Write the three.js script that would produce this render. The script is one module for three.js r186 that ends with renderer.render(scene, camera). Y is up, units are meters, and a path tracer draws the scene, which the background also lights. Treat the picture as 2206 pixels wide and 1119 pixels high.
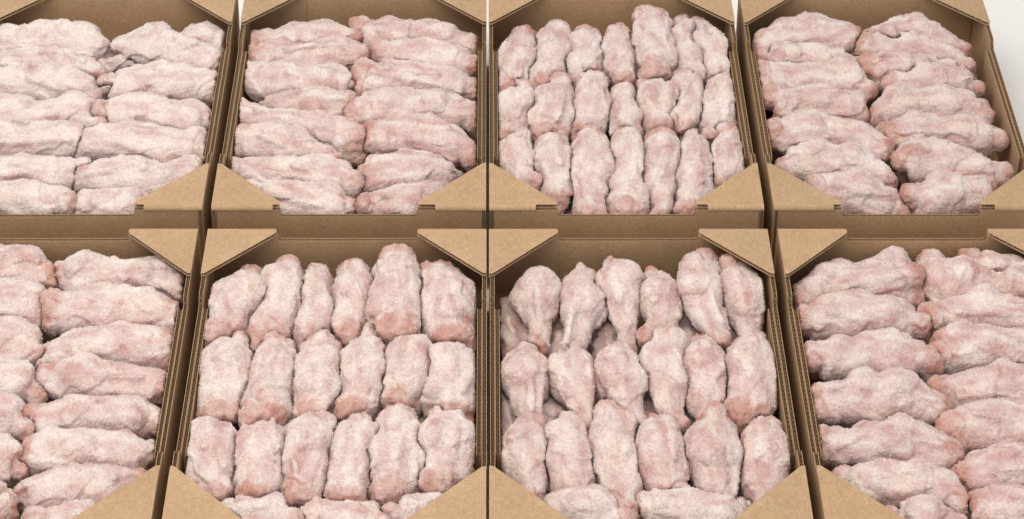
import * as THREE from 'three';
import { mergeGeometries } from 'three/addons/utils/BufferGeometryUtils.js';
import { RectAreaLightUniformsLib } from 'three/addons/lights/RectAreaLightUniformsLib.js';

// ---------------------------------------------------------------- camera, light, exposure
const H = 0.115;                       // rim height of the trays above the table
const scene = new THREE.Scene();
const camera = new THREE.PerspectiveCamera(43.49, 1, 0.1, 30);
camera.position.set(0, H + 1.65185, 1.90849);
camera.rotation.set(-0.475107, 0, 0);
camera.setViewOffset(4000, 4000, 949.5, 2750, 2206, 1119);   // shift lens: verticals stay nearly parallel
scene.add(camera);

const renderer = new THREE.WebGLRenderer({ antialias: true });
renderer.toneMapping = THREE.LinearToneMapping;
renderer.toneMappingExposure = 0.96;
renderer.shadowMap.enabled = true;
RectAreaLightUniformsLib.init();

scene.background = new THREE.Color(0.73, 0.725, 0.72);         // pale studio walls all round
scene.environment = null;
function softbox(name, w, h, power, color, at, to) {
  const l = new THREE.RectAreaLight(color, power, w, h);
  l.name = name; l.position.set(...at); l.lookAt(...to); scene.add(l);
  return l;
}
softbox('overhead_softbox', 1.7, 1.3, 4.7, 0xfff3e4, [-0.45, 2.1, 0.45], [0, 0, 0]);

// ---------------------------------------------------------------- helpers
function rng(seed) { let a = seed >>> 0; return () => { a = (a + 0x6d2b79f5) | 0; let t = Math.imul(a ^ (a >>> 15), 1 | a); t = (t + Math.imul(t ^ (t >>> 7), 61 | t)) ^ t; return ((t ^ (t >>> 14)) >>> 0) / 4294967296; }; }
const PERM = new Uint8Array(512);
{ const r = rng(77), p = [...Array(256).keys()]; for (let i = 255; i > 0; i--) { const j = Math.floor(r() * (i + 1)); [p[i], p[j]] = [p[j], p[i]]; } for (let i = 0; i < 512; i++) PERM[i] = p[i & 255]; }
const fade = (t) => t * t * t * (t * (t * 6 - 15) + 10);
function grad(h, x, y, z) { h &= 15; const u = h < 8 ? x : y, v = h < 4 ? y : h === 12 || h === 14 ? x : z; return ((h & 1) ? -u : u) + ((h & 2) ? -v : v); }
function noise(x, y, z) {
  const fx = Math.floor(x), fy = Math.floor(y), fz = Math.floor(z), X = fx & 255, Y = fy & 255, Z = fz & 255;
  x -= fx; y -= fy; z -= fz;
  const u = fade(x), v = fade(y), w = fade(z);
  const A = PERM[X] + Y, AA = PERM[A] + Z, AB = PERM[A + 1] + Z, B = PERM[X + 1] + Y, BA = PERM[B] + Z, BB = PERM[B + 1] + Z;
  const L = (a, b, t) => a + (b - a) * t;
  return L(L(L(grad(PERM[AA], x, y, z), grad(PERM[BA], x - 1, y, z), u), L(grad(PERM[AB], x, y - 1, z), grad(PERM[BB], x - 1, y - 1, z), u), v),
    L(L(grad(PERM[AA + 1], x, y, z - 1), grad(PERM[BA + 1], x - 1, y, z - 1), u), L(grad(PERM[AB + 1], x, y - 1, z - 1), grad(PERM[BB + 1], x - 1, y - 1, z - 1), u), v), w);
}
const clamp01 = (x) => x < 0 ? 0 : x > 1 ? 1 : x;
const sstep = (a, b, x) => { const t = clamp01((x - a) / (b - a)); return t * t * (3 - 2 * t); };
const smin = (a, b, k) => { const h = Math.max(k - Math.abs(a - b), 0) / k; return Math.min(a, b) - h * h * k * 0.25; };
const smax = (a, b, k) => -smin(-a, -b, k);
function dataTexture(n, fn, srgb, m) {
  const d = new Uint8Array(n * n * 4);
  for (let j = 0; j < n; j++) for (let i = 0; i < n; i++) { const c = fn(i, j), o = (j * n + i) * 4; d[o] = c[0]; d[o + 1] = c[1]; d[o + 2] = c[2]; d[o + 3] = 255; }
  const t = new THREE.DataTexture(d, n, n); t.wrapS = t.wrapT = THREE.RepeatWrapping; t.magFilter = THREE.LinearFilter; t.minFilter = THREE.LinearMipmapLinearFilter; t.generateMipmaps = true;
  if (srgb) t.colorSpace = THREE.SRGBColorSpace;
  t.repeat.set(1 / m, 1 / m); t.needsUpdate = true; return t;
}
function blurred(n, seed, r, passes) {          // tiling noise of a chosen grain, mean 0, spread about 1
  const rand = rng(seed); let a = new Float32Array(n * n).map(() => rand() - 0.5);
  for (let p = 0; p < passes; p++) for (const st of [1, n]) {
    const b = new Float32Array(n * n);
    for (let j = 0; j < n; j++) for (let i = 0; i < n; i++) {
      let s = 0; for (let k = -r; k <= r; k++) s += st === 1 ? a[j * n + ((i + k + n) % n)] : a[((j + k + n) % n) * n + i];
      b[j * n + i] = s / (2 * r + 1);
    }
    a = b;
  }
  let v = 0; for (const x of a) v += x * x; v = Math.sqrt(v / a.length); return a.map((x) => x / v);
}
const thingNames = {};
const numbered = (n) => { const k = thingNames[n] = (thingNames[n] ?? -1) + 1; return k ? `${n}_${String(k).padStart(3, '0')}` : n; };

// ---------------------------------------------------------------- materials
const N = 512;
const kraftFine = blurred(N, 5, 1, 1), kraftMid = blurred(N, 6, 3, 2), kraftBig = blurred(N, 8, 22, 3);
const kraftFibre = new Float32Array(N * N);
{ const r = rng(31);
  for (let s = 0; s < 9000; s++) { let x = r() * N, y = r() * N, a = (r() - 0.5) * 1.1 + (r() < 0.2 ? 1.5 : 0); const len = 4 + r() * 22, v = (r() - 0.45) * 1.3;
    for (let k = 0; k < len; k++) { kraftFibre[((y | 0) & (N - 1)) * N + ((x | 0) & (N - 1))] += v; x += Math.cos(a); y += Math.sin(a); a += (r() - 0.5) * 0.25; } }
  for (let s = 0; s < 260; s++) { const x = (r() * N) | 0, y = (r() * N) | 0, v = r() < 0.75 ? 3.5 : -4; kraftFibre[y * N + x] += v; kraftFibre[y * N + ((x + 1) & (N - 1))] += v * r(); }
  for (let s = 0; s < 34; s++) { const x = r() * N, y = r() * N, q = 1 + r() * 1.6, v = r() < 0.8 ? 4.5 : -5; for (let j = -3; j <= 3; j++) for (let i = -3; i <= 3; i++) if (Math.hypot(i, j * (0.7 + r() * 0.6)) < q) kraftFibre[((y + j | 0) & (N - 1)) * N + ((x + i | 0) & (N - 1))] += v * (0.6 + 0.4 * r()); } }
const kraftTone = (o) => kraftFine[o] * 4.4 + kraftMid[o] * 2.2 + kraftBig[o] * 1.8 + kraftFibre[o] * 3.6;
const byte = (x) => x < 0 ? 0 : x > 255 ? 255 : x | 0;
const kraftMap = dataTexture(N, (i, j) => { const t = kraftTone(j * N + i); return [byte(185 + t), byte(155 + t), byte(122 + t * 0.95)]; }, true, 0.21);
const kraftBump = dataTexture(N, (i, j) => { const o = j * N + i, v = byte(128 + kraftFine[o] * 14 + kraftFibre[o] * 16 + kraftMid[o] * 8); return [v, v, v]; }, false, 0.21);
const shifted = (t, x, y) => { const c = t.clone(); c.offset.set(x, y); c.needsUpdate = true; return c; };
const kraftSet = [[1, 1, 1], [0.97, 0.965, 0.955], [1.0, 0.985, 0.97], [0.955, 0.955, 0.95]].map(([r, g, b], i) => new THREE.MeshStandardMaterial({
  name: 'kraft_board', color: new THREE.Color(r, g, b), map: shifted(kraftMap, i * 0.27, i * 0.41), bumpMap: shifted(kraftBump, i * 0.27, i * 0.41), bumpScale: 0.00022, roughness: 0.86, side: THREE.DoubleSide }));
const coreMat = new THREE.MeshStandardMaterial({ name: 'fluting_paper', color: new THREE.Color(0.42, 0.285, 0.165), roughness: 0.95, side: THREE.DoubleSide });
const tableMat = new THREE.MeshStandardMaterial({ name: 'white_table', color: new THREE.Color(0.86, 0.86, 0.85), roughness: 1 });
const g1 = blurred(N, 11, 1, 1), g2 = blurred(N, 12, 2, 2), g3 = blurred(N, 13, 6, 2);
const frostBump = dataTexture(N, (i, j) => { const o = j * N + i, v = byte(120 + g1[o] * 26 + g2[o] * 34 + g3[o] * 14); return [v, v, v]; }, false, 0.11);
const frostMap = dataTexture(N, (i, j) => { const o = j * N + i, t = g1[o] * 6 + g2[o] * 5 + g3[o] * 2; return [byte(240 + t * 0.6), byte(232 + t * 1.15), byte(229 + t * 1.2)]; }, true, 0.11);
const frostMat = new THREE.MeshPhysicalMaterial({ name: 'frosted_skin', color: 0xffffff, vertexColors: true, map: frostMap, bumpMap: frostBump, bumpScale: 0.00065, roughness: 0.6,
  sheen: 0.6, sheenColor: new THREE.Color(1, 0.96, 0.94), sheenRoughness: 0.55 });

const crystalMat = new THREE.MeshPhysicalMaterial({ name: 'ice_crystal', color: new THREE.Color(0.93, 0.90, 0.885), roughness: 0.4 });
const crystalGeo = new THREE.TetrahedronGeometry(1, 0);

// ---------------------------------------------------------------- the table
const table = new THREE.Mesh(new THREE.BoxGeometry(6, 0.04, 6), tableMat);
table.name = 'table_surface'; table.position.y = -0.02; table.receiveShadow = true;
table.userData = { label: 'bare white table surface under and beside the trays', category: 'table', kind: 'structure' };
scene.add(table);

// ---------------------------------------------------------------- corrugated trays
const BW = 0.2912, LEN = 0.397, GAP = 0.0312, T = 0.0045, LINER = 0.0005, FLUTE = 0.0058, TABW = 0.0722, LEG = 0.0665, SHOULDER = 0.097, DROP = 0.0102;
const FLOOR = H - 0.09;                 // the base is set up inside the walls, as in trays made to stack
const trayAt = (n) => [[-0.4490, -0.1473, 0.1473, 0.4497][n % 4], 0, n < 4 ? -(GAP + LEN) / 2 : (GAP + LEN) / 2];

// A piece of corrugated board: outline (s, h) with its lower edge on h = 0, two liners and the wavy paper between them
function board(name, top, kraft, parent) {
  const g = new THREE.Group(); g.name = name; parent.add(g);
  const w0 = top[0][0], w1 = top[top.length - 1][0];
  const shape = new THREE.Shape([new THREE.Vector2(w0, 0), new THREE.Vector2(w1, 0), ...[...top].reverse().map(([s, h]) => new THREE.Vector2(s, h))]);
  const put = (nm, geo, m) => { const o = new THREE.Mesh(geo, m); o.name = nm; o.castShadow = o.receiveShadow = true; g.add(o); return o; };
  for (const z of [T / 2 - LINER, -T / 2]) {
    const e = new THREE.ExtrudeGeometry(shape, { depth: LINER, bevelEnabled: false, steps: 1 }); e.translate(0, 0, z);
    put('liner', e, kraft);
  }
  const hAt = (s) => { for (let i = 1; i < top.length; i++) if (s <= top[i][0]) { const [a, b] = [top[i - 1], top[i]]; return b[0] === a[0] ? b[1] : a[1] + (b[1] - a[1]) * (s - a[0]) / (b[0] - a[0]); } return top[top.length - 1][1]; };
  const n = Math.max(8, Math.round((w1 - w0) / FLUTE * 8)), pos = [], uv = [], idx = [];
  const A = T / 2 - LINER - 0.00005, r = rng(Math.round((w1 - w0) * 1e5));
  for (let i = 0; i <= n; i++) {
    const s = w0 + 0.0003 + (w1 - w0 - 0.0006) * i / n, z = A * Math.sin(2 * Math.PI * (s / FLUTE)), h = Math.max(0.0003, hAt(s) - 0.0003 - 0.0009 * r());
    pos.push(s, 0.0002, z, s, h, z); uv.push(s, 0, s, h);
    if (i) { const k = i * 2; idx.push(k - 2, k, k - 1, k - 1, k, k + 1); }
  }
  const c = new THREE.BufferGeometry(); c.setAttribute('position', new THREE.Float32BufferAttribute(pos, 3)); c.setAttribute('uv', new THREE.Float32BufferAttribute(uv, 2)); c.setIndex(idx); c.computeVertexNormals();
  put('fluted_core', c, coreMat);
  return g;
}
function makeTray(n, label) {
  const [cx, , cz] = trayAt(n), tray = new THREE.Group(), R = rng(900 + n), kraft = kraftSet[(n * 3 + (n >> 2)) % 4];
  tray.name = numbered('cardboard_tray'); tray.position.set(cx, 0, cz); tray.rotation.y = (R() - 0.5) * 0.003;
  tray.userData = { label, category: 'tray', group: 'cardboard trays set out in two rows' };
  scene.add(tray);
  const base = new THREE.Mesh(new THREE.BoxGeometry(BW - 2 * T - 0.001, T, LEN - 2 * T - 0.004), kraft);
  base.name = 'base'; base.position.y = FLOOR + T / 2 + 0.0002; base.castShadow = base.receiveShadow = true; tray.add(base);
  const Hs = H - T - 0.0004, Hm = Hs - DROP;
  const jit = () => (R() - 0.5) * 0.004;
  for (const sx of [-1, 1]) {
    const a0 = SHOULDER + jit(), a1 = LEN - SHOULDER + jit();
    const outer = board('side_wall', [[0, Hs], [a0 - 0.004, Hs], [a0 - 0.0015, Hs - 0.0012], [a0 + 0.0035, Hm + 0.001], [a0 + 0.006, Hm], [a1 - 0.006, Hm], [a1 - 0.0035, Hm + 0.001], [a1 + 0.0015, Hs - 0.0012], [a1 + 0.004, Hs], [LEN, Hs]], kraft, tray);
    const lean = (R() - 0.5) * 0.016;
    outer.rotation.set(lean, -Math.PI / 2, 0, 'YXZ'); outer.position.set(sx * (BW / 2 - T / 2), 0.0001, -LEN / 2);
    const inner = board('inner_side_panel', [[a0 + 0.004, Hm - 0.004], [a0 + 0.007, Hm - 0.0006], [a1 - 0.007, Hm - 0.0006], [a1 - 0.004, Hm - 0.004]], kraft, tray);
    inner.rotation.set(lean, -Math.PI / 2, 0, 'YXZ'); inner.position.set(sx * (BW / 2 - T * 1.5 - 0.0004), T + 0.0004, -LEN / 2);
    inner.scale.y = (Hm - 0.0006 - T) / (Hm - 0.0006);
  }
  const ew = BW - 2 * T - 0.0006, tab = TABW - T, q = 0.0035;
  for (const sz of [-1, 1]) {
    const lo = Hs - DROP + 0.001;
    const wall = board('end_wall', [[-ew / 2, Hs], [-ew / 2 + tab - 0.0006, Hs], [-ew / 2 + tab, Hs - 0.0008], [-ew / 2 + tab + 0.0002, lo + q], [-ew / 2 + tab + 0.0012, lo + q * 0.3], [-ew / 2 + tab + q, lo],
      [ew / 2 - tab - q, lo], [ew / 2 - tab - 0.0012, lo + q * 0.3], [ew / 2 - tab - 0.0002, lo + q], [ew / 2 - tab, Hs - 0.0008], [ew / 2 - tab + 0.0006, Hs], [ew / 2, Hs]], kraft, tray);
    wall.position.set(0, 0.0001, sz * (LEN / 2 - T / 2 - 0.0009));
    for (const sx of [-1, 1]) {
      // inner doubling of the end wall behind each tab
      const pw = tab - 0.0008, dbl = new THREE.Mesh(new THREE.BoxGeometry(pw, Hs - T - 0.003, 0.0012), kraft);
      dbl.name = 'corner_panel'; dbl.position.set(sx * (ew / 2 - pw / 2 - 0.0006), T + (Hs - T - 0.003) / 2 + 0.0006, sz * (LEN / 2 - T - 0.0009 - 0.0008)); dbl.castShadow = dbl.receiveShadow = true; tray.add(dbl);
      // triangular corner flap, hinged on the end wall and resting on the shoulder of the side wall
      const fl = new THREE.Group(); fl.name = 'corner_flap'; tray.add(fl);
      const f = board('flap_board', [[0, LEG], [0.004, LEG - 0.0006], [TABW - 0.0035, 0.0075], [TABW - 0.0008, 0.0046], [TABW, 0.003]], kraft, fl);
      while (f.children.length) fl.add(f.children[0]);
      fl.remove(f);
      const fold = new THREE.Shape(); fold.moveTo(0, 0); fold.absarc(0, 0, T, 0, Math.PI / 2, false); fold.lineTo(0, 0);
      const cutLen = sz > 0 ? 0.006 + R() * R() * 0.022 : 0.001;      // the score is cut through next to the notch
      const fg = new THREE.ExtrudeGeometry(fold, { depth: TABW - cutLen, bevelEnabled: false, curveSegments: 6 });
      // shape axes: x -> away from the tray, y -> thickness; extrude along s
      fg.applyMatrix4(new THREE.Matrix4().makeBasis(new THREE.Vector3(0, -1, 0), new THREE.Vector3(0, 0, 1), new THREE.Vector3(-1, 0, 0)));
      fg.translate(TABW - cutLen, 0, -T / 2);
      const fm = new THREE.Mesh(fg, kraft); fm.name = 'fold'; fm.castShadow = fm.receiveShadow = true; fl.add(fm);
      // board axes: s -> towards the middle, h -> into the tray, thickness -> up
      const droop = 0.001 - R() * 0.034;
      const X = new THREE.Vector3(-sx, droop * 0.15 * -1, 0).normalize(), Y = new THREE.Vector3(0, -droop, -sz).normalize(), Z = new THREE.Vector3().crossVectors(X, Y);
      if (Z.y < 0) Z.negate();
      const m = new THREE.Matrix4().makeBasis(X, Y, Z);
      m.setPosition(sx * (BW / 2 + 0.0003), H - T / 2 + 0.0001, sz * (LEN / 2 - T + 0.0002));
      fl.applyMatrix4(m);
    }
  }
  return tray;
}

// chains of [x, y, z, radius] along each piece, in millimetres from the middle of its tray at rim height
const PIECES = [
  // tray 1
  {
    L: [
      [-146,-31,-119,21.0,-86,-31,-121,26.3,-40,-31,-128,29.8,-10,-31,-110,19.2],
      [-128,-31,-79,20.7,-68,-31,-81,27.7,-17,-31,-66,23.4],
      [-134,-31,-53,24.0,-88,-31,-55,26.7,-36,-31,-48,24.6,-2,-31,-40,17.1],
      [-128,-31,3,23.5,-91,-31,3,23.5,-55,-31,13,20.1,-25,-31,3,24.6,0,-31,13,18.4],
      [-120,-31,60,22.4,-82,-31,56,22.5,-35,-31,53,23.8,-12,-31,51,21.8],
      [-120,-31,112,22.7,-62,-31,110,24.3,-23,-31,113,23.3,-3,-31,110,16.9],
      [-120,-31,157,22.3,-47,-31,152,24.0,-12,-31,161,20.7]],
    R: [
      [87,-31,-128,19.3,109,-31,-133,23.9,127,-31,-126,20.4],
      [-1,-38,-95,12.5,7,-38,-101,13.2,22,-38,-105,13.3],
      [8,-31,-117,15.7,49,-31,-121,28.7,93,-31,-103,26.1,125,-31,-94,19.1],
      [18,-31,-46,21.2,72,-31,-50,26.7,124,-31,-44,22.2],
      [19,-31,7,20.2,52,-31,2,25.6,80,-31,13,20.8,112,-31,17,25.4,128,-31,24,16.7],
      [2,-31,56,19.8,48,-31,52,25.8,91,-31,64,24.7,128,-31,68,19.1],
      [8,-31,115,18.8,56,-31,112,25.3,91,-31,122,20.7,118,-31,113,23.3,133,-31,113,17.8],
      [0,-31,161,15.9,33,-31,165,20.7,74,-31,167,22.3]]
  },
  // tray 2
  {
    L: [
      [-124,-31,-129,16.2,-88,-31,-130,23.2,-50,-31,-137,25.4,-21,-31,-130,21.1],
      [-120,-31,-105,20.9,-75,-31,-99,21.6,-29,-31,-108,26.2,-9,-31,-101,17.4],
      [-133,-31,-74,13.8,-112,-31,-54,24.7,-79,-31,-53,26.7,-33,-31,-48,26.7,-13,-31,-42,17.1],
      [-108,-31,-12,9.5,-79,-31,-14,16.9,-47,-31,-10,24.3,-20,-31,-8,20.9],
      [-130,-31,7,18.5,-89,-31,24,16.7,-41,-31,40,24.9,-9,-31,52,24.8],
      [-123,-31,56,22.5,-92,-31,56,27.1,-60,-31,68,23.7,-25,-31,84,13.1],
      [-126,-31,106,17.9,-92,-31,113,23.3,-42,-31,110,25.3,-5,-31,123,19.4],
      [-102,-31,150,19.2,-69,-31,154,25.6,-28,-31,161,25.5,-6,-31,165,14.3]],
    R: [
      [3,-31,-142,22.9,34,-31,-139,24.7,81,-31,-133,26.4,120,-31,-119,21.0],
      [32,-31,-105,22.7,65,-31,-103,25.1,104,-31,-92,20.8,123,-31,-83,17.3],
      [12,-31,-53,25.7,55,-31,-57,26.8,99,-31,-48,24.0,123,-31,-42,14.3],
      [12,-31,3,26.2,46,-31,-6,26.3,92,-31,3,24.2,120,-31,7,20.8],
      [27,-31,48,23.2,64,-31,44,28.2,100,-31,56,24.8,124,-31,76,18.4],
      [20,-31,111,24.3,58,-31,106,26.0,91,-31,104,17.9,114,-31,108,6.5],
      [22,-31,161,17.5,57,-31,157,23.9,87,-31,150,19.8,102,-31,138,8.0]]
  },
  // tray 3
  {
    A: [
      [-106,-31,-128,19.5,-115,-31,-88,25.2,-124,-31,-41,20.5],
      [-63,-31,-142,18.9,-70,-31,-101,25.3,-82,-31,-59,22.1],
      [-29,-31,-130,20.7,-30,-31,-92,24.1,-36,-31,-54,22.1],
      [9,-31,-135,19.6,8,-31,-97,26.8,12,-31,-59,22.1],
      [50,-23,-147,25.7,48,-23,-104,27.9,49,-23,-61,23.9],
      [83,-31,-151,18.9,87,-31,-106,23.1,94,-31,-59,20.6],
      [106,-31,-151,18.2,119,-31,-110,26.9,125,-31,-63,22.1]],
    B: [
      [-107,-31,-29,18.9,-114,-31,-2,25.2,-121,-31,39,20.7],
      [-66,-31,-35,21.9,-72,-31,-6,30.7,-78,-31,39,25.0],
      [-24,-31,-44,21.2,-27,-31,-10,25.3,-33,-31,30,21.4],
      [11,-31,-38,18.2,9,-31,-2,19.8,9,-31,43,17.8],
      [41,-31,-48,22.7,47,-31,-14,29.0,51,-31,26,23.3],
      [81,-31,-44,23.8,83,-31,-18,24.6,79,-31,30,21.4],
      [121,-31,-40,21.9,121,-31,-10,28.2,104,-31,43,21.4]],
    C: [
      [-114,-31,64,19.4,-115,-31,88,24.5,-99,-31,125,20.8],
      [-75,-31,62,21.2,-77,-31,96,29.6,-77,-31,145,20.6],
      [-31,-31,62,22.9,-32,-31,100,30.6,-36,-31,138,18.9,-37,-31,168,19.8],
      [8,-31,56,19.4,8,-31,88,26.2,5,-31,127,19.0,3,-31,164,26.6],
      [48,-31,62,22.9,46,-31,96,27.2,43,-31,134,18.9,39,-31,168,15.3],
      [84,-31,56,19.4,86,-31,92,25.1,83,-31,127,24.2,74,-31,164,18.8],
      [123,-31,56,21.2,120,-31,88,26.2,108,-31,122,20.8]]
  },
  // tray 4
  {
    L: [
      [-123,-31,-109,19.2,-90,-31,-137,26.4,-61,-31,-146,28.3,-26,-31,-132,26.4],
      [-120,-31,-97,17.4,-81,-31,-92,25.0,-46,-31,-88,22.5,-19,-31,-83,13.8],
      [-119,-31,-59,23.3,-77,-31,-57,24.7,-34,-31,-57,27.4,-17,-31,-39,17.1],
      [-113,-31,-10,23.6,-72,-31,-12,24.3,-30,-31,-6,23.6],
      [-117,-31,42,23.2,-79,-31,40,23.9,-38,-31,48,24.8,-16,-31,65,19.8],
      [-109,-31,90,21.2,-72,-31,92,24.5,-38,-31,104,24.4,-16,-31,120,16.2],
      [-85,-31,138,22.5,-47,-31,146,25.6,-15,-31,158,19.8]],
    R: [
      [13,-31,-128,21.1,49,-31,-140,28.2,81,-31,-128,24.6,104,-31,-118,16.8],
      [9,-31,-117,24.5,50,-31,-112,26.2,89,-31,-97,17.4,109,-31,-82,13.8],
      [6,-31,-70,26.9,33,-31,-69,24.8,66,-31,-77,19.3,99,-31,-70,15.5],
      [28,-31,-48,24.6,69,-31,-57,24.7,108,-31,-48,19.8],
      [-4,-31,4,13.5,26,-31,-10,25.3,76,-31,-10,25.3,108,-31,-1,17.5],
      [14,-31,44,24.9,52,-31,40,23.9,88,-31,44,25.9,116,-31,52,17.2],
      [17,-31,92,24.5,51,-31,90,27.8,82,-31,104,21.1,112,-31,111,14.6],
      [17,-31,154,22.4,48,-31,150,24.0,86,-31,142,22.4]]
  },
  // tray 5
  {
    L: [
      [-120,-31,-166,24.9,-41,-31,-164,29.2,-14,-31,-158,21.3],
      [-120,-31,-114,24.4,-27,-31,-116,29.7,-6,-31,-110,17.4],
      [-120,-31,-61,25.7,-28,-31,-61,28.1,-5,-31,-52,20.5],
      [-120,-31,-6,25.1,-21,-31,-6,26.8,0,-31,1,18.4],
      [-120,-31,43,23.0,-15,-31,41,23.7,0,-31,49,16.4],
      [-120,-31,94,24.1,-8,-31,94,24.1,4,-31,97,15.4],
      [-120,-31,145,22.1,-3,-31,147,22.0,4,-31,143,13.2]],
    R: [
      [7,-31,-158,16.0,35,-31,-156,24.8,72,-31,-150,23.3,111,-31,-156,23.0,125,-31,-145,17.0],
      [17,-31,-106,22.6,56,-31,-108,26.1,101,-31,-105,25.0,126,-31,-94,20.1],
      [10,-31,-42,15.3,43,-31,-53,20.5,80,-31,-57,25.6,119,-31,-53,23.2],
      [18,-31,-10,17.4,55,-31,-10,25.2,93,-31,-3,21.7,122,-31,1,20.7],
      [18,-31,43,19.1,57,-31,40,23.7,104,-31,41,23.7,127,-31,46,16.4],
      [24,-31,84,21.3,64,-31,84,22.6,105,-31,87,22.6,124,-31,87,16.1],
      [24,-31,136,19.0,59,-31,129,24.7,96,-31,131,24.7,117,-31,126,15.9],
      [44,-31,170,18.7,73,-31,170,20.3,98,-31,170,18.7]]
  },
  // tray 6
  {
    A: [
      [-100,-31,-142,22.4,-110,-31,-114,34.0,-119,-31,-76,26.5],
      [-62,-31,-154,21.0,-67,-31,-122,30.5,-72,-31,-76,26.5],
      [-27,-31,-154,16.3,-28,-31,-122,20.8,-27,-31,-73,22.9],
      [9,-31,-154,18.9,9,-31,-122,25.8,8,-31,-76,24.0],
      [53,-25,-159,23.6,55,-25,-123,30.5,50,-25,-78,30.0],
      [97,-31,-150,23.6,106,-31,-118,35.1,110,-31,-73,28.2]],
    B: [
      [-100,-31,-51,17.5,-110,-31,-20,33.8,-109,-31,29,25.5],
      [-63,-31,-46,20.9,-65,-31,-13,31.0,-67,-31,33,28.8],
      [-18,-31,-46,23.7,-20,-31,-13,31.0,-20,-31,29,27.1],
      [29,-31,-57,20.3,23,-31,-24,29.4,22,-31,26,27.2],
      [69,-31,-64,21.1,70,-31,-31,31.2,62,-31,15,25.6],
      [111,-31,-42,23.7,114,-31,-13,29.2,112,-31,26,27.2]],
    C: [
      [-110,-31,57,18.4,-113,-31,84,31.5,-109,-31,127,26.8],
      [-68,-31,54,21.8,-68,-31,87,29.8,-67,-31,130,26.7],
      [-18,-31,47,21.8,-23,-31,81,29.8,-27,-31,127,24.5],
      [21,-31,57,23.4,21,-31,84,29.8,19,-31,130,21.2],
      [59,-31,47,21.8,61,-31,77,29.2,60,-31,124,27.8],
      [108,-31,47,23.5,110,-31,81,32.5,106,-31,117,26.2]],
    D: [
      [-101,-31,158,18.8,-68,-31,161,23.5,-39,-31,165,20.3],
      [-19,-31,161,17.2,19,-31,168,23.4,46,-31,168,18.8],
      [65,-31,163,18.8,93,-31,160,22.0,109,-31,165,18.8]]
  },
  // tray 7
  {
    A: [
      [-93,-31,-154,11.2,-95,-31,-126,28.5,-94,-31,-91,11.8,-97,-31,-61,10.9],
      [-47,-31,-160,12.9,-51,-31,-118,27.1,-55,-31,-76,12.5,-65,-31,-46,11.6],
      [-16,-31,-170,12.1,-12,-31,-138,28.7,-7,-31,-91,11.0,-7,-31,-58,9.8],
      [27,-31,-156,12.1,30,-31,-122,25.0,31,-31,-87,14.4,15,-31,-67,13.0],
      [71,-25,-163,21.1,72,-25,-127,27.1,75,-25,-92,15.2,83,-25,-63,10.4],
      [111,-31,-154,21.1,116,-31,-122,30.6,115,-31,-87,11.8,116,-31,-61,11.7]],
    B: [
      [-106,-31,-50,12.9,-108,-31,-17,27.4,-110,-31,19,14.5,-103,-31,47,12.4],
      [-62,-31,-42,13.4,-64,-31,-13,26.7,-57,-31,22,12.5,-54,-31,43,7.5],
      [-21,-31,-46,14.9,-19,-31,-17,28.4,-10,-31,19,13.8,-4,-31,43,8.7],
      [30,-31,-57,21.0,27,-31,-24,28.5,29,-31,19,12.5,32,-31,40,11.2],
      [68,-31,-61,14.2,69,-31,-24,26.8,66,-31,15,20.4,69,-31,33,12.5],
      [115,-31,-46,21.9,115,-31,-13,30.7,105,-31,26,24.7]],
    C: [
      [-110,-31,53,12.9,-113,-31,84,26.3,-105,-31,130,12.0],
      [-69,-31,47,13.6,-71,-31,84,26.3,-68,-31,120,19.0,-65,-31,143,10.8],
      [-27,-31,47,21.2,-30,-31,80,27.3,-23,-31,123,18.9,-19,-31,152,11.4],
      [16,-31,53,19.5,15,-31,87,30.4,20,-31,127,19.0],
      [68,-31,53,22.7,65,-31,84,31.4,67,-31,123,19.6,78,-31,145,8.4],
      [115,-31,48,13.6,117,-31,84,30.5,112,-31,126,22.1,106,-31,146,11.9]],
    D: [
      [-85,-31,155,18.8,-52,-31,158,23.5,-32,-31,164,18.8],
      [4,-31,149,18.9,32,-31,152,23.6,66,-31,161,18.8,90,-31,153,13.2]],
    U: [
      [-124,-61,-142,16.1,-123,-61,-111,17.3,-120,-61,-81,15.7],
      [-74,-63,-110,17.3,-72,-63,-83,16.4,-78,-63,-53,16.9],
      [-24,-63,-129,17.4,-25,-63,-102,15.5,-32,-63,-75,15.3],
      [54,-63,-129,19.1,46,-63,-98,18.9,44,-63,-68,17.0],
      [137,-61,-127,20.8,99,-61,-107,17.2,83,-61,-81,17.1],
      [-127,-59,-27,18.4,-129,-59,5,18.2,-128,-59,36,16.3],
      [-90,-61,-25,16.7,-86,-61,0,17.2,-88,-61,24,16.4],
      [4,-63,-24,16.7,7,-63,1,16.5,3,-63,26,16.4],
      [58,-63,-31,16.8,53,-63,-2,16.6,48,-63,26,16.4],
      [133,-59,-13,16.6,97,-59,2,17.2,92,-59,26,16.4],
      [-82,-59,84,15.4,-85,-59,103,15.2],
      [-44,-61,82,15.4,-47,-61,102,15.3],
      [46,-61,79,15.4,44,-61,105,15.2],
      [97,-59,84,15.4,91,-59,107,15.2]]
  },
  // tray 8
  {
    L: [
      [-45,-31,-169,13.5,-22,-31,-180,12.9,-12,-31,-159,14.9],
      [-123,-31,-129,17.6,-95,-31,-146,21.9,-56,-31,-146,24.7,-24,-31,-146,25.4],
      [-122,-31,-91,20.8,-87,-31,-97,27.8,-50,-31,-91,26.0,-17,-31,-83,17.9],
      [-120,-31,-39,21.0,-85,-31,-39,17.6,-49,-31,-42,28.9,-20,-31,-35,22.0],
      [-120,-31,19,19.9,-79,-31,15,24.9,-42,-31,15,26.6,-20,-31,27,19.9],
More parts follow.
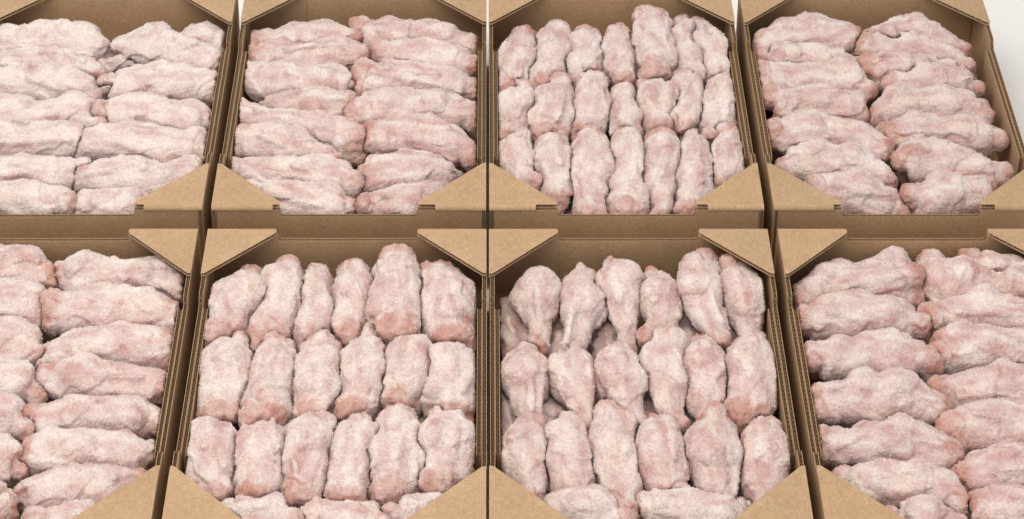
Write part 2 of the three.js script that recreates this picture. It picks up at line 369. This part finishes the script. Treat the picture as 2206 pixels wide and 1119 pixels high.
      [-122,-31,74,20.1,-88,-31,74,17.9,-54,-31,70,27.6,-22,-31,88,24.2],
      [-110,-31,117,16.0,-77,-31,120,23.9,-45,-31,126,23.8,-21,-31,140,19.0],
      [-72,-31,161,14.1,-47,-31,164,19.4,-20,-31,164,12.5]],
    R: [
      [14,-31,-179,16.1,12,-31,-150,21.2,33,-31,-142,26.5,116,-31,-134,24.6],
      [58,-31,-179,16.1,71,-31,-154,20.6,98,-31,-150,24.8,125,-31,-142,21.2],
      [10,-31,-95,21.5,47,-31,-101,26.1,87,-31,-95,24.3,122,-31,-87,20.7],
      [10,-31,-50,23.9,43,-31,-52,27.3,80,-31,-46,27.2,112,-31,-42,20.4],
      [2,-31,8,20.0,39,-31,1,23.4,76,-31,-2,25.1,116,-31,1,20.0],
      [5,-31,53,24.5,40,-31,50,27.9,116,-31,57,24.5],
      [4,-31,113,22.4,39,-31,104,27.3,116,-31,107,24.0],
      [4,-31,152,20.4,34,-31,153,24.5,116,-31,155,22.0]]
  },
];

const TRAYS = [
  { label: 'cardboard tray of the palest, thickly frosted wings in two columns', of: 'the palest tray', look: 'pale wing', ice: 0.26 },
  { label: 'cardboard tray of pink wings between palest tray and seven-across tray', of: 'the tray between palest and seven-across', look: 'pink wing', ice: 0.0 },
  { label: 'cardboard tray holding three rows of seven lengthwise pieces', of: 'the seven-across tray', look: 'lengthwise piece', ice: 0.03 },
  { label: 'cardboard tray of wings between seven-across tray and bare table', of: 'the tray between seven-across and table', look: 'wing', ice: -0.06 },
  { label: 'cardboard tray of frosted wings facing the palest tray', of: 'the tray facing the palest', look: 'wing', ice: 0.05 },
  { label: 'cardboard tray holding three rows of six log-shaped wing pieces', of: 'the log-shaped pieces tray', look: 'log-shaped piece', ice: 0.06 },
  { label: 'cardboard tray holding three rows of six club-shaped drumettes', of: 'the drumette tray', look: 'drumette', ice: -0.06 },
  { label: 'cardboard tray of pink wings beside the drumette tray', of: 'the tray beside the drumettes', look: 'pink wing', ice: -0.12 },
];
TRAYS.forEach((t, i) => makeTray(i, t.label));

// ---------------------------------------------------------------- frozen pieces
const ORD = ['first', 'second', 'third', 'fourth', 'fifth', 'sixth', 'seventh', 'eighth', 'ninth', 'tenth', 'eleventh', 'twelfth', 'thirteenth', 'fourteenth'];
const V = (x, y, z) => [x, y, z];
function pieceField(chain, seed, kind) {
  const R = rng(seed), pts = [], seg = [], blob = [], cut = [], knob = [];
  for (let i = 0; i < chain.length; i += 4) pts.push([chain[i] / 1000, chain[i + 1] / 1000, chain[i + 2] / 1000, chain[i + 3] / 1000]);
  for (let i = 1; i < pts.length; i++) { const a = pts[i - 1], b = pts[i], d = [b[0] - a[0], b[1] - a[1], b[2] - a[2]]; seg.push([a[0], a[1], a[2], a[3], d[0], d[1], d[2], b[3] - a[3], 1 / (d[0] * d[0] + d[1] * d[1] + d[2] * d[2])]); }
  const at = (t) => { const f = Math.min(pts.length - 1.0001, t * (pts.length - 1)), i = Math.floor(f), u = f - i, a = pts[i], b = pts[i + 1]; return [0, 1, 2, 3].map((k) => a[k] + (b[k] - a[k]) * u); };
  const A = pts[0], B = pts[pts.length - 1], L = Math.hypot(B[0] - A[0], B[1] - A[1], B[2] - A[2]), ax = [(B[0] - A[0]) / L, (B[1] - A[1]) / L, (B[2] - A[2]) / L];
  const sd = (() => { const l = Math.hypot(ax[0], ax[2]); return [ax[2] / l, 0, -ax[0] / l]; })();
  const up = [sd[1] * ax[2] - sd[2] * ax[1], sd[2] * ax[0] - sd[0] * ax[2], sd[0] * ax[1] - sd[1] * ax[0]];
  if (up[1] < 0) { up[0] *= -1; up[1] *= -1; up[2] *= -1; }
  const off = (p, ang, r) => [0, 1, 2].map((k) => p[k] + (sd[k] * Math.sin(ang) + up[k] * Math.cos(ang)) * r);
  const caps = [], log = kind === 'log', cap = log ? 1 : 0.8, neck = kind === 'drumette';
  for (const [e, s, q] of [[A, -1, pts[1]], [B, 1, pts[pts.length - 2]]]) {          // the skin ends in a rough rim and the joint sticks out of it
    const l = Math.hypot(e[0] - q[0], e[1] - q[1], e[2] - q[2]), dir = [(e[0] - q[0]) / l, (e[1] - q[1]) / l, (e[2] - q[2]) / l], small = neck && s > 0;
    const tilt = off([0, 0, 0], R() * 6.28, log ? 0.22 : 0.35), pn = dir.map((v, k) => v + tilt[k]), pl = Math.hypot(...pn), c0 = e[3] * (log ? 0.05 + R() * 0.22 : 0.2 + R() * 0.4);
    if (!small && R() < cap) caps.push([pn[0] / pl, pn[1] / pl, pn[2] / pl, e[0] + dir[0] * c0, e[1] + dir[1] * c0, e[2] + dir[2] * c0]);
    if (log) { const c = off(e, (R() - 0.5) * 2, e[3] * 0.16), o = e[3] * (0.22 + R() * 0.25); knob.push([c[0] + dir[0] * o, c[1] + dir[1] * o, c[2] + dir[2] * o, e[3] * (0.68 + R() * 0.12), 0.0016]); }
    const kn = 1 + Math.floor(R() * 2.3);
    for (let i = 0; i < kn; i++) {
      const c = off(e, (R() - 0.5) * 5, e[3] * (0.25 + R() * 0.25)), o = e[3] * (0.3 + R() * 0.25);
      knob.push([c[0] + dir[0] * o, c[1] + dir[1] * o, c[2] + dir[2] * o, e[3] * (small ? 0.9 : 0.5 + R() * 0.18), 0.0026]);
    }
  }
  const nl = 3 + Math.floor(R() * 3);
  for (let i = 0; i < nl; i++) { const p = at(neck ? R() * 0.5 : 0.06 + R() * 0.88), c = off(p, (R() - 0.5) * 4.4, p[3] * (0.4 + R() * 0.16)); blob.push([c[0], c[1], c[2], p[3] * (0.62 + R() * 0.16), 0.003 + R() * 0.004]); }
  for (let i = 0; i < 3; i++) {                                       // folds of skin
    const t0 = R() * 0.55, p = at(t0), p2 = at(clamp01(t0 + 0.3 + R() * 0.35)), a0 = (R() - 0.5) * 3, a1 = a0 + (R() - 0.5) * 1.6;
    const a = off(p, a0, p[3] * 0.97), b = off(p2, a1, p2[3] * 0.97), d = [b[0] - a[0], b[1] - a[1], b[2] - a[2]];
    cut.push([a[0], a[1], a[2], d[0], d[1], d[2], 1 / Math.max(1e-8, d[0] * d[0] + d[1] * d[1] + d[2] * d[2]), 0.0022 + R() * 0.0016]);
  }
  const lo = [1e9, 1e9, 1e9], hi = [-1e9, -1e9, -1e9];
  for (const q of [...pts, ...blob, ...knob]) for (let k = 0; k < 3; k++) { lo[k] = Math.min(lo[k], q[k] - q[3]); hi[k] = Math.max(hi[k], q[k] + q[3]); }
  const f = (x, y, z) => {
    let d = 1;
    for (const s of seg) { const px = x - s[0], py = y - s[1], pz = z - s[2], t = clamp01((px * s[4] + py * s[5] + pz * s[6]) * s[8]); const ex = px - s[4] * t, ey = (py - s[5] * t) * 1.16, ez = pz - s[6] * t; d = smin(d, Math.sqrt(ex * ex + ey * ey + ez * ez) - s[3] - s[7] * t, 0.004); }
    for (const b of blob) { const ex = x - b[0], ey = y - b[1], ez = z - b[2]; d = smin(d, Math.sqrt(ex * ex + ey * ey + ez * ez) - b[3], b[4]); }
    for (const c of caps) d = smax(d, (x - c[3]) * c[0] + (y - c[4]) * c[1] + (z - c[5]) * c[2], 0.007);
    for (const b of knob) { const ex = x - b[0], ey = y - b[1], ez = z - b[2]; d = smin(d, Math.sqrt(ex * ex + ey * ey + ez * ez) - b[3], b[4]); }
    for (const c of cut) { const px = x - c[0], py = y - c[1], pz = z - c[2], t = clamp01((px * c[3] + py * c[4] + pz * c[5]) * c[6]); const ex = px - c[3] * t, ey = py - c[4] * t, ez = pz - c[5] * t; d = smin(d, Math.sqrt(ex * ex + ey * ey + ez * ez) - c[7], 0.0045); }
    return d;
  };
  return { f, lo, hi, A, B, L, ax, sd, up, seed };
}
// naive surface nets over a block-skipped grid
function surfaceNet(fn, lo, hi, cell) {
  const n = [0, 1, 2].map((k) => Math.ceil((hi[k] - lo[k]) / cell / 4) * 4 + 1), [nx, ny, nz] = n;
  const F = new Float32Array(nx * ny * nz), at = (i, j, k) => (k * ny + j) * nx + i;
  const far = 4 * cell * 0.87 * 1.5;
  F.fill(1);
  for (let K = 0; K < nz - 1; K += 4) for (let J = 0; J < ny - 1; J += 4) for (let I = 0; I < nx - 1; I += 4) {
    const c = fn(lo[0] + (I + 2) * cell, lo[1] + (J + 2) * cell, lo[2] + (K + 2) * cell), skip = Math.abs(c) > far;
    for (let k = K; k < Math.min(K + 4, nz); k++) for (let j = J; j < Math.min(J + 4, ny); j++) for (let i = I; i < Math.min(I + 4, nx); i++)
      F[at(i, j, k)] = skip ? c : fn(lo[0] + i * cell, lo[1] + j * cell, lo[2] + k * cell);
  }
  const vid = new Int32Array(nx * ny * nz).fill(-1), pos = [], idx = [], dx = [1, nx, nx * ny];
  const C = [0, 1, nx, nx + 1, nx * ny, nx * ny + 1, nx * ny + nx, nx * ny + nx + 1];
  const E = [[0, 1], [2, 3], [4, 5], [6, 7], [0, 2], [1, 3], [4, 6], [5, 7], [0, 4], [1, 5], [2, 6], [3, 7]];
  for (let k = 0; k < nz - 1; k++) for (let j = 0; j < ny - 1; j++) for (let i = 0; i < nx - 1; i++) {
    const o = at(i, j, k); let m = 0; for (let c = 0; c < 8; c++) if (F[o + C[c]] < 0) m |= 1 << c;
    if (m === 0 || m === 255) continue;
    let sx = 0, sy = 0, sz = 0, w = 0;
    for (const [a, b] of E) { if (((m >> a) & 1) === ((m >> b) & 1)) continue; const fa = F[o + C[a]], fb = F[o + C[b]], t = fa / (fa - fb);
      sx += (a & 1) + ((b & 1) - (a & 1)) * t; sy += ((a >> 1) & 1) + (((b >> 1) & 1) - ((a >> 1) & 1)) * t; sz += (a >> 2) + ((b >> 2) - (a >> 2)) * t; w++; }
    vid[o] = pos.length / 3; pos.push(lo[0] + (i + sx / w) * cell, lo[1] + (j + sy / w) * cell, lo[2] + (k + sz / w) * cell);
  }
  for (let k = 1; k < nz - 1; k++) for (let j = 1; j < ny - 1; j++) for (let i = 1; i < nx - 1; i++) {
    const o = at(i, j, k), s = F[o] < 0;
    for (let a = 0; a < 3; a++) {
      if ((F[o + dx[a]] < 0) === s) continue;
      const u = dx[(a + 1) % 3], v = dx[(a + 2) % 3], q = [vid[o - u - v], vid[o - v], vid[o], vid[o - u]];
      if (q.some((x) => x < 0)) continue;
      if (s) idx.push(q[0], q[1], q[2], q[0], q[2], q[3]); else idx.push(q[0], q[2], q[1], q[0], q[3], q[2]);
    }
  }
  return { pos, idx };
}
const warpOf = (ox, oz) => (x, y, z) => { const a = (x + ox) * 48, b = y * 48, c = (z + oz) * 48; return [x + 0.0020 * noise(a, b, c), y + 0.0020 * noise(a + 31.3, b, c), z + 0.0020 * noise(a, b + 17.7, c + 5.1)]; };
// base colours of the things themselves: skin, raw joint ends, ice crystals
const SKIN = [0.66, 0.455, 0.445], RAW = [0.56, 0.255, 0.19], ICE = [0.92, 0.87, 0.85], FAT = [0.91, 0.82, 0.73];
function buildPiece(self, near, bounds, ox, oz, ice, cell, frost) {
  const warp = warpOf(ox, oz);
  const fn = (x, y, z) => {
    const p = warp(x, y, z); let d = self.f(p[0], p[1], p[2]);
    if (d < 0.02) for (const n of near) { const e = n.f(p[0], p[1], p[2]); d = smax(d, (d - e) * 0.5 + 0.0004, 0.0035); }
    d = smax(d, Math.max(Math.abs(x) - bounds.x, bounds.z0 - z, z - bounds.z1, bounds.y - y), 0.003);
    return d;
  };
  const m = 0.007, net = surfaceNet(fn, self.lo.map((v) => v - m), self.hi.map((v) => v + m), cell);
  let g = new THREE.BufferGeometry(); g.setAttribute('position', new THREE.Float32BufferAttribute(net.pos, 3)); g.setIndex(net.idx); g.computeVertexNormals();
  const P = g.attributes.position.array, Nn = g.attributes.normal.array, nv = P.length / 3, R = rng(self.seed + 5), col = new Float32Array(P.length), ang = new Float32Array(nv), sAx = new Float32Array(nv);
  const ph = self.seed * 0.173, mid = [0, 1, 2].map((k) => (self.A[k] + self.B[k]) / 2), beta = (R() - 0.5) * 2.6, fb = Math.cos(beta), fa = Math.sin(beta) * 1.2, tone = (R() - 0.5) * 0.22;
  for (let i = 0; i < nv; i++) {
    const x = P[i * 3] + ox, y = P[i * 3 + 1], z = P[i * 3 + 2] + oz;
    const q = [P[i * 3] - mid[0], P[i * 3 + 1] - mid[1], P[i * 3 + 2] - mid[2]], dot = (v) => q[0] * v[0] + q[1] * v[1] + q[2] * v[2];
    const s = dot(self.ax), su = dot(self.up), ss = dot(self.sd); sAx[i] = s; ang[i] = Math.atan2(ss, su);
    const n1 = noise(x * 62 + ph, y * 62, z * 62), n2 = noise(x * 140, y * 140 + ph, z * 140), n3 = noise(x * 330 + ph, y * 330, z * 330), n4 = noise(x * 620, y * 620, z * 620 + ph);
    const wr = 1 - Math.abs(noise(s * 38 + ph, su * 105, ss * 105)) * 2;                   // skin wrinkles along the piece
    const wr2 = 1 - Math.abs(noise(s * 90, su * 60 + ph, ss * 60)) * 2;
    const end = Math.abs(s) / (self.L / 2 + 0.012), knobbly = sstep(0.72, 1.0, end);
    const wv = (s * fb + ang[i] * 0.02 * fa) / 0.047 + 0.75 * noise(x * 34, y * 34 + ph, z * 34) + ph, fr = wv - Math.floor(wv);
    const lap = fr < 0.9 ? fr / 0.9 : (1 - fr) / 0.1;                                       // skin lapping over itself
    const h = n1 * 0.0006 + n2 * (0.0001 + knobbly * 0.0021) + (lap - 0.5) * 0.0023 * (1 - knobbly * 0.6) - Math.max(0, wr) ** 5 * 0.0006 - Math.max(0, wr2) ** 8 * 0.0006 + n3 * 0.00012 + n4 * 0.00015 + (R() - 0.5) * 0.0006;
    for (let k = 0; k < 3; k++) P[i * 3 + k] += Nn[i * 3 + k] * h;
    // ice, skin, fat and raw meat, each with its own grainy outline
    const low = 0.6 * noise(x * 46 + 9, y * 46 + ph, z * 46) + 0.3 * noise(x * 105 + ph, y * 105, z * 105) + 0.75 * noise(s * 24 + ph, su * 85 + 0.5 * n1, ss * 85) + 0.35 * noise(s * 45 - ph, su * 170, ss * 170);
    const fIce = clamp01(0.49 + ice + tone + 0.7 * low + 0.16 * n3 + 0.12 * n4 + (R() - 0.5) * 0.12);
    const fFat = sstep(0.12, 0.45, noise(s * 30 - ph, su * 75, ss * 75) + n3 * 0.25 + (R() - 0.5) * 0.15) * 0.7;
    const fRaw = sstep(0.0, 0.55, (end - 0.83) * 3.4 + sstep(0.80, 0.97, fr) * 0.62 + 0.55 * noise(x * 80, y * 80 - ph, z * 80) + 0.35 * n3 + (R() - 0.5) * 0.3 - ice * 0.5 - 0.1) * 0.78;
    const spot = sstep(0.36, 0.6, noise(x * 95 - ph, y * 95, z * 95 + 40) + n4 * 0.15) * 0.5;
    for (let k = 0; k < 3; k++) {
      let c = SKIN[k] + (FAT[k] - SKIN[k]) * fFat;
      c += (RAW[k] - c) * Math.max(fRaw, spot);
      c += (ICE[k] - c) * fIce * (1 - fRaw * 0.7);
      col[i * 3 + k] = c * (0.98 + R() * 0.04);
    }
    if (frost && R() < (0.12 + 0.5 * fIce) * (1 - 0.6 * fRaw)) frost.push(i);
  }
  g.computeVertexNormals();
  // unwrap round the piece, cut open underneath
  const ids = Array.from(g.index.array), extra = [], twin = new Map();
  for (let t = 0; t < ids.length; t += 3) {
    const a = [ang[ids[t]], ang[ids[t + 1]], ang[ids[t + 2]]];
    if (Math.max(...a) - Math.min(...a) > Math.PI) for (let e = 0; e < 3; e++) if (a[e] < 0) { let w = twin.get(ids[t + e]); if (w === undefined) { w = nv + extra.length; extra.push(ids[t + e]); twin.set(ids[t + e], w); } ids[t + e] = w; }
  }
  const total = nv + extra.length, p2 = new Float32Array(total * 3), n2 = new Float32Array(total * 3), c2 = new Float32Array(total * 3), uv = new Float32Array(total * 2), NN = g.attributes.normal.array;
  const org = [mid[0], Math.min(self.A[1], self.B[1]), mid[2]];
  let yMin = 1; for (let i = 0; i < nv; i++) yMin = Math.min(yMin, P[i * 3 + 1]); org[1] = yMin;
  for (let i = 0; i < total; i++) {
    const o = i < nv ? i : extra[i - nv];
    for (let k = 0; k < 3; k++) { p2[i * 3 + k] = P[o * 3 + k] - org[k]; n2[i * 3 + k] = NN[o * 3 + k]; c2[i * 3 + k] = col[o * 3 + k]; }
    uv[i * 2] = sAx[o] + ph; uv[i * 2 + 1] = (ang[o] + (i < nv ? 0 : 2 * Math.PI)) * 0.02 + ph * 0.37;
  }
  let coat = null;
  if (frost) {
    coat = new THREE.InstancedMesh(crystalGeo, crystalMat, frost.length);
    const m4 = new THREE.Matrix4(), q = new THREE.Quaternion(), v = new THREE.Vector3(), sc = new THREE.Vector3(), eu = new THREE.Euler();
    frost.forEach((o, j) => {
      const r = 0.00028 + 0.00034 * R() * R() + 0.0001 * R(), out = 0.00025 * R();
      v.set(p2[o * 3] + n2[o * 3] * out + (R() - 0.5) * 0.0012, p2[o * 3 + 1] + n2[o * 3 + 1] * out, p2[o * 3 + 2] + n2[o * 3 + 2] * out + (R() - 0.5) * 0.0012);
      coat.setMatrixAt(j, m4.compose(v, q.setFromEuler(eu.set(R() * 6, R() * 6, R() * 6)), sc.set(r, r * (0.8 + R() * 1.2), r)));
    });
    coat.name = 'frost_crystals'; coat.userData.kind = 'stuff'; coat.castShadow = coat.receiveShadow = true;
  }
  g = new THREE.BufferGeometry();
  g.setAttribute('position', new THREE.BufferAttribute(p2, 3)); g.setAttribute('normal', new THREE.BufferAttribute(n2, 3)); g.setAttribute('color', new THREE.BufferAttribute(c2, 3)); g.setAttribute('uv', new THREE.BufferAttribute(uv, 2)); g.setIndex(ids);
  return { g, org, coat };
}
const CELL = 0.00175, R0 = rng(4242);
let tris = 0, crystals = 0;
PIECES.forEach((tray, n) => {
  const T0 = TRAYS[n], [cx, , cz] = trayAt(n), front = n >= 4;
  const all = [];
  for (const [key, list] of Object.entries(tray)) list.forEach((chain, i) => {
    let label, name = 'chicken_wing', category = 'chicken wing';
    const last = list.length - 1, fromFacing = ORD[front ? i : last - i], fromTable = ORD[last - i];
    if (key === 'L' || key === 'R') label = `frosted ${T0.look} ${fromFacing} from facing tray, ${key === 'R' ? 'table-side' : 'other'} column, ${T0.of.replace('the ', '')}`;
    else if (key === 'U') { label = `frosted lower-layer piece glimpsed between drumettes of ${T0.of}`; }
    else {
      const rows = front ? { A: 'row by the facing tray', B: 'middle row', C: 'third row', D: 'crosswise row' } : { A: 'row by the outer wall', B: 'middle row', C: 'row by the facing tray' };
      label = `frosted ${key === 'D' ? 'crosswise piece' : T0.look} ${fromTable} from table side, ${rows[key]}, ${T0.of.replace('the ', '')}`;
      if (n === 6 && key !== 'D') { name = 'chicken_drumette'; category = 'drumette'; }
    }
    const p = pieceField(chain, 1000 * (n + 1) + 50 * key.charCodeAt(0) + i * 7, n === 6 && 'ABC'.includes(key) ? 'drumette' : n === 5 || n === 2 || R0() < 0.5 ? 'log' : 'wing');
    all.push({ p, label, name, category, key });
  });
  const bounds = { x: BW / 2 - 2 * T - 0.0022, z0: -LEN / 2 + T + 0.0035, z1: LEN / 2 - T - 0.0035 };
  for (const w of all) {
    const near = all.filter((o) => o !== w && [0, 1, 2].every((k) => o.p.lo[k] < w.p.hi[k] + 0.008 && o.p.hi[k] > w.p.lo[k] - 0.008)).map((o) => o.p);
    const { g, org, coat } = buildPiece(w.p, near, { ...bounds, y: w.key === 'U' || n === 6 ? -H + FLOOR + T + 0.0008 : -0.0508 }, cx, cz, T0.ice, w.key === 'U' ? 0.0024 : CELL, []);
    crystals += coat.count;
    tris += g.index.count / 3;
    const mesh = new THREE.Group(), flesh = new THREE.Mesh(g, frostMat);
    flesh.name = 'flesh'; flesh.castShadow = flesh.receiveShadow = true; mesh.add(flesh, coat);
    mesh.name = numbered(w.name);
    mesh.position.set(cx + org[0], H + org[1], cz + org[2]);
    mesh.userData = { label: w.label, category: w.category, group: `frosted pieces in ${T0.of}` };
    scene.add(mesh);
  }
});
// the layer underneath, which carries the pieces in view
const lowSource = [0, 1].map((v) => {
  const p = pieceField([-44, 0, 0, 15, -10, 0, v ? 4 : -3, 17, 40, 0, v ? -2 : 3, 15], 71 + v);
  return buildPiece(p, [], { x: 1, z0: -1, z1: 1, y: -0.0165 }, v * 0.4, 0.2, 0, 0.003);
});
PIECES.forEach((tray, n) => {
  if (n === 6) return;
  const T0 = TRAYS[n], [cx, , cz] = trayAt(n);
  for (let c = 0; c < 2; c++) for (let r = 0; r < 8; r++) {
    const src = lowSource[(r + c) % 2], m = new THREE.Mesh(src.g, frostMat);
    m.name = numbered('chicken_wing'); m.castShadow = m.receiveShadow = true;
    m.position.set(cx + (c ? 0.068 : -0.068) + src.org[0], FLOOR + T + 0.0012, cz - 0.154 + r * 0.044 + src.org[2]); m.rotation.y = (r % 3 - 1) * 0.03;
    m.userData = { label: `frosted wing of the covered lower layer in ${T0.of}`, category: 'chicken wing', group: `lower layer in ${T0.of}` };
    scene.add(m);
  }
});
console.log('piece triangles', tris, 'crystals', crystals);
renderer.render(scene, camera);
